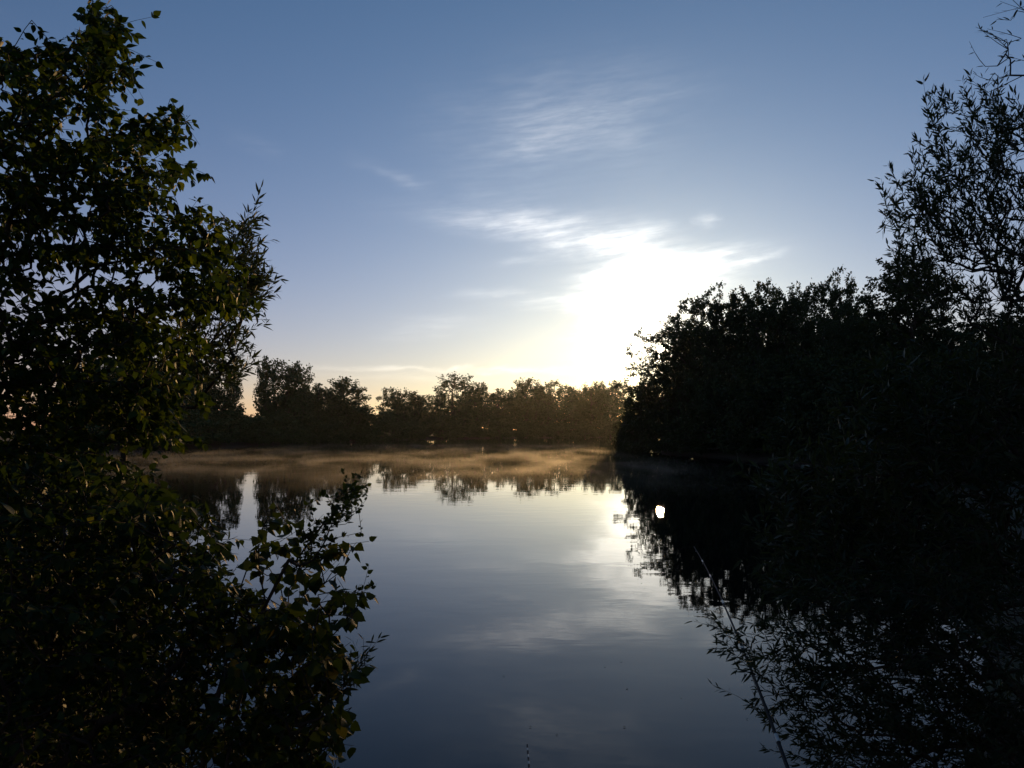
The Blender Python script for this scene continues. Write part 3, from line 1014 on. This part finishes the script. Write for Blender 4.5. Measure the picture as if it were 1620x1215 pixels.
# ------------------------------------------------------------------ small dark leaves afloat
tv, tf = TEMPL['small']
fl = mesh_np('floating_leaf', (tv - np.array([.5, 0, 0])) * np.array([1, 1, .6]), tf)
fl.materials.append(M_BUSH)
for px, py in [(950, 811), (797, 1070), (957, 1055), (992, 1090), (839, 1151), (988, 1151), (881, 1163), (983, 1047), (1078, 1104), (1182, 1138), (1208, 1181),
               (760, 1010), (1020, 930)]:
    dd = EYE * F / (py - HZ)
    o = link('floating_leaf', fl, None, None, ((px - 810) / F * dd, dd, .006))
    s = rs.uniform(.016, .028)
    o.scale = (s, s, s)
    o.rotation_euler = (0, 0, rs.uniform(0, 6.28))
    tag(o, 'tiny dark leaf fleck floating on the open water', 'leaf', 'flecks afloat on the lake')

# ------------------------------------------------------------------ grass on the near bank
rng = np.random.default_rng(77)
N = 16000
gx_ = rng.uniform(-6, 7, N)
gy_ = rng.uniform(-5, 6.5, N)
sdv = lake_sd(gx_, gy_)
keep = (sdv > .12) & (np.hypot(gx_, gy_) > .5)
gx_, gy_ = gx_[keep], gy_[keep]
gz_ = ground_z(gx_, gy_)
n_ = len(gx_)
h = rng.uniform(.08, .26, n_)
a = rng.uniform(0, 6.28, n_)
lean = rng.uniform(.1, .6, n_) * h
w = .004
p = np.stack([gx_, gy_, gz_ - .01], -1)
sx = np.stack([-np.sin(a), np.cos(a), 0 * a], -1) * w
tipv = np.stack([np.cos(a) * lean, np.sin(a) * lean, h], -1)
midv = np.stack([np.cos(a) * lean * .3, np.sin(a) * lean * .3, h * .55], -1)
v = np.stack([p - sx, p + sx, p + midv + sx * .8, p + midv - sx * .8, p + tipv], 1)
f = (np.arange(n_) * 5)[:, None, None] + np.array([(0, 1, 2), (0, 2, 3), (3, 2, 4)])[None]
M_GRASS = leaf_mat('grass', (.035, .060, .015), (.055, .085, .02), (.12, .10, .04), .3)
tag(link('grass', mesh_np('grass', v.reshape(-1, 3), f.reshape(-1, 3)), M_GRASS), 'short dark grass covering the near bank', 'grass', kind='stuff')

# ------------------------------------------------------------------ plants added out of view to darken the foreground, then undergrowth bushes
for i, (k, x, y, H, wd) in enumerate([('mid_round', -10, -6, 10, 8), ('mid_broad', 1, -8, 12, 9), ('mid_round', 9, -2, 11, 8), ('mid_broad', -14, 3, 11, 9),
                                      ('mid_round', 16, 8, 11, 9), ('mid_bush', 10, 7, 6, 8), ('mid_bush', -10, 6, 6, 8),
                                      ('mid_bush', -4.6, 6.0, 2.0, 3.4), ('mid_bush', -3.0, 4.4, 1.5, 2.2)]):
    wood, lm, H0, W0, fr = KIND[k]
    e = empty('tree' if i < 5 else 'shrub', (x, y, gz(x, y) - .05))
    e.rotation_euler = (0, 0, i * 1.3)
    e.scale = (wd / W0, wd / W0, H / H0)
    link('trunk', wood, None, e)
    link('crown', lm, None, e)
    tag(e, ['leafy tree close behind the viewer to the left', 'broad tree straight behind the viewer', 'leafy tree on the near bank right of the viewer',
            'broad tree on the near bank left of the big foreground tree', 'tree on the right bank outside the picture edge',
            'round bush on the right bank beyond the picture edge', 'round bush on the left bank beyond the picture edge',
            'dark undergrowth bush behind the lower left leafy bush', 'dark low undergrowth bush between the big left tree and the water'][i], 'tree' if i < 5 else 'bush', 'plants round the viewer')

# ------------------------------------------------------------------ morning mist on the water, and the hazy air
m, n, out = new_mat('mist')
geo = n.node('ShaderNodeNewGeometry')
pz = n.node('ShaderNodeSeparateXYZ')
m.node_tree.links.new(geo.outputs['Position'], pz.inputs[0])
pos = geo.outputs['Position']
nz = n.noise(n.v('MULTIPLY', pos, (.22, .11, .9)), 1.0, 5.0, .68, .8)
hfall = n.m('POWER', 2.71828, n.m('MULTIPLY', pz.outputs[2], -11.0))
near_f = n.m('MULTIPLY', n.ramp(pz.outputs[1], 24.0, 42.0), n.m('MULTIPLY', n.ramp(pz.outputs[1], 35.0, 95.0, 3.4, 1.0), n.ramp(pz.outputs[1], 106.0, 124.0, 1.0, .04)))
dens = n.m('MULTIPLY', n.m('MULTIPLY', n.ramp(nz, .42, .64, .05, 1.2), hfall), n.m('MULTIPLY', n.m('MULTIPLY', near_f, n.ramp(pz.outputs[0], 8.0, 13.0, 1.0, .06)), .015))
pv = n.node('ShaderNodeVolumePrincipled')
pv.inputs['Color'].default_value = (.96, .95, .93, 1)
pv.inputs['Anisotropy'].default_value = .72
m.node_tree.links.new(dens, pv.inputs['Density'])
m.node_tree.links.new(pv.outputs[0], out.inputs['Volume'])
m.cycles.volume_step_rate = 0.08
M_MIST = m
poly = [(-30, 27), (-46, 46), (-55, 66), (-55, 82), (-48, 90), (-42, 98), (-38, 109), (-35, 126), (-31, 150), (-26, 172), (-17, 192), (-2, 207),
        (14, 218), (32, 228), (50, 240), (60, 200), (50, 115), (26, 94), (15, 86), (11.5, 80), (13, 70), (15.5, 60), (17, 50), (17.5, 40), (16, 30), (14, 26)]
k = len(poly)
vs_ = [Vector((x, y, .015)) for x, y in poly] + [Vector((x, y, 1.6)) for x, y in poly]
tri = tessellate_polygon([[Vector((x, y, 0)) for x, y in poly]])
fs = [tuple(t) for t in tri] + [tuple(i + k for i in reversed(t)) for t in tri]
for i in range(k):
    j = (i + 1) % k
    fs.append((i, j, j + k, i + k))
me = bpy.data.meshes.new('mist')
me.from_pydata([tuple(v) for v in vs_], [], fs)
bm = bmesh.new()
bm.from_mesh(me)
bmesh.ops.recalc_face_normals(bm, faces=bm.faces)
bm.to_mesh(me)
bm.free()
tag(link('mist', me, M_MIST), 'low golden morning mist drifting over the far half of the lake', 'mist', kind='stuff')

m, n, out = new_mat('haze')
pv = n.node('ShaderNodeVolumePrincipled')
pv.inputs['Color'].default_value = (.95, .95, .95, 1)
pv.inputs['Anisotropy'].default_value = .8
pv.inputs['Density'].default_value = .00006
m.node_tree.links.new(pv.outputs[0], out.inputs['Volume'])
bm = bmesh.new()
bmesh.ops.create_cube(bm, size=1.0)
for v in bm.verts:
    v.co = Vector((v.co.x * 1840, v.co.y * 1840 + 3.5, 24.0 if v.co.z > 0 else -3.2))
me = bpy.data.meshes.new('haze')
bm.to_mesh(me)
bm.free()
tag(link('haze', me, m), 'thin morning haze in the air', 'haze', kind='stuff')
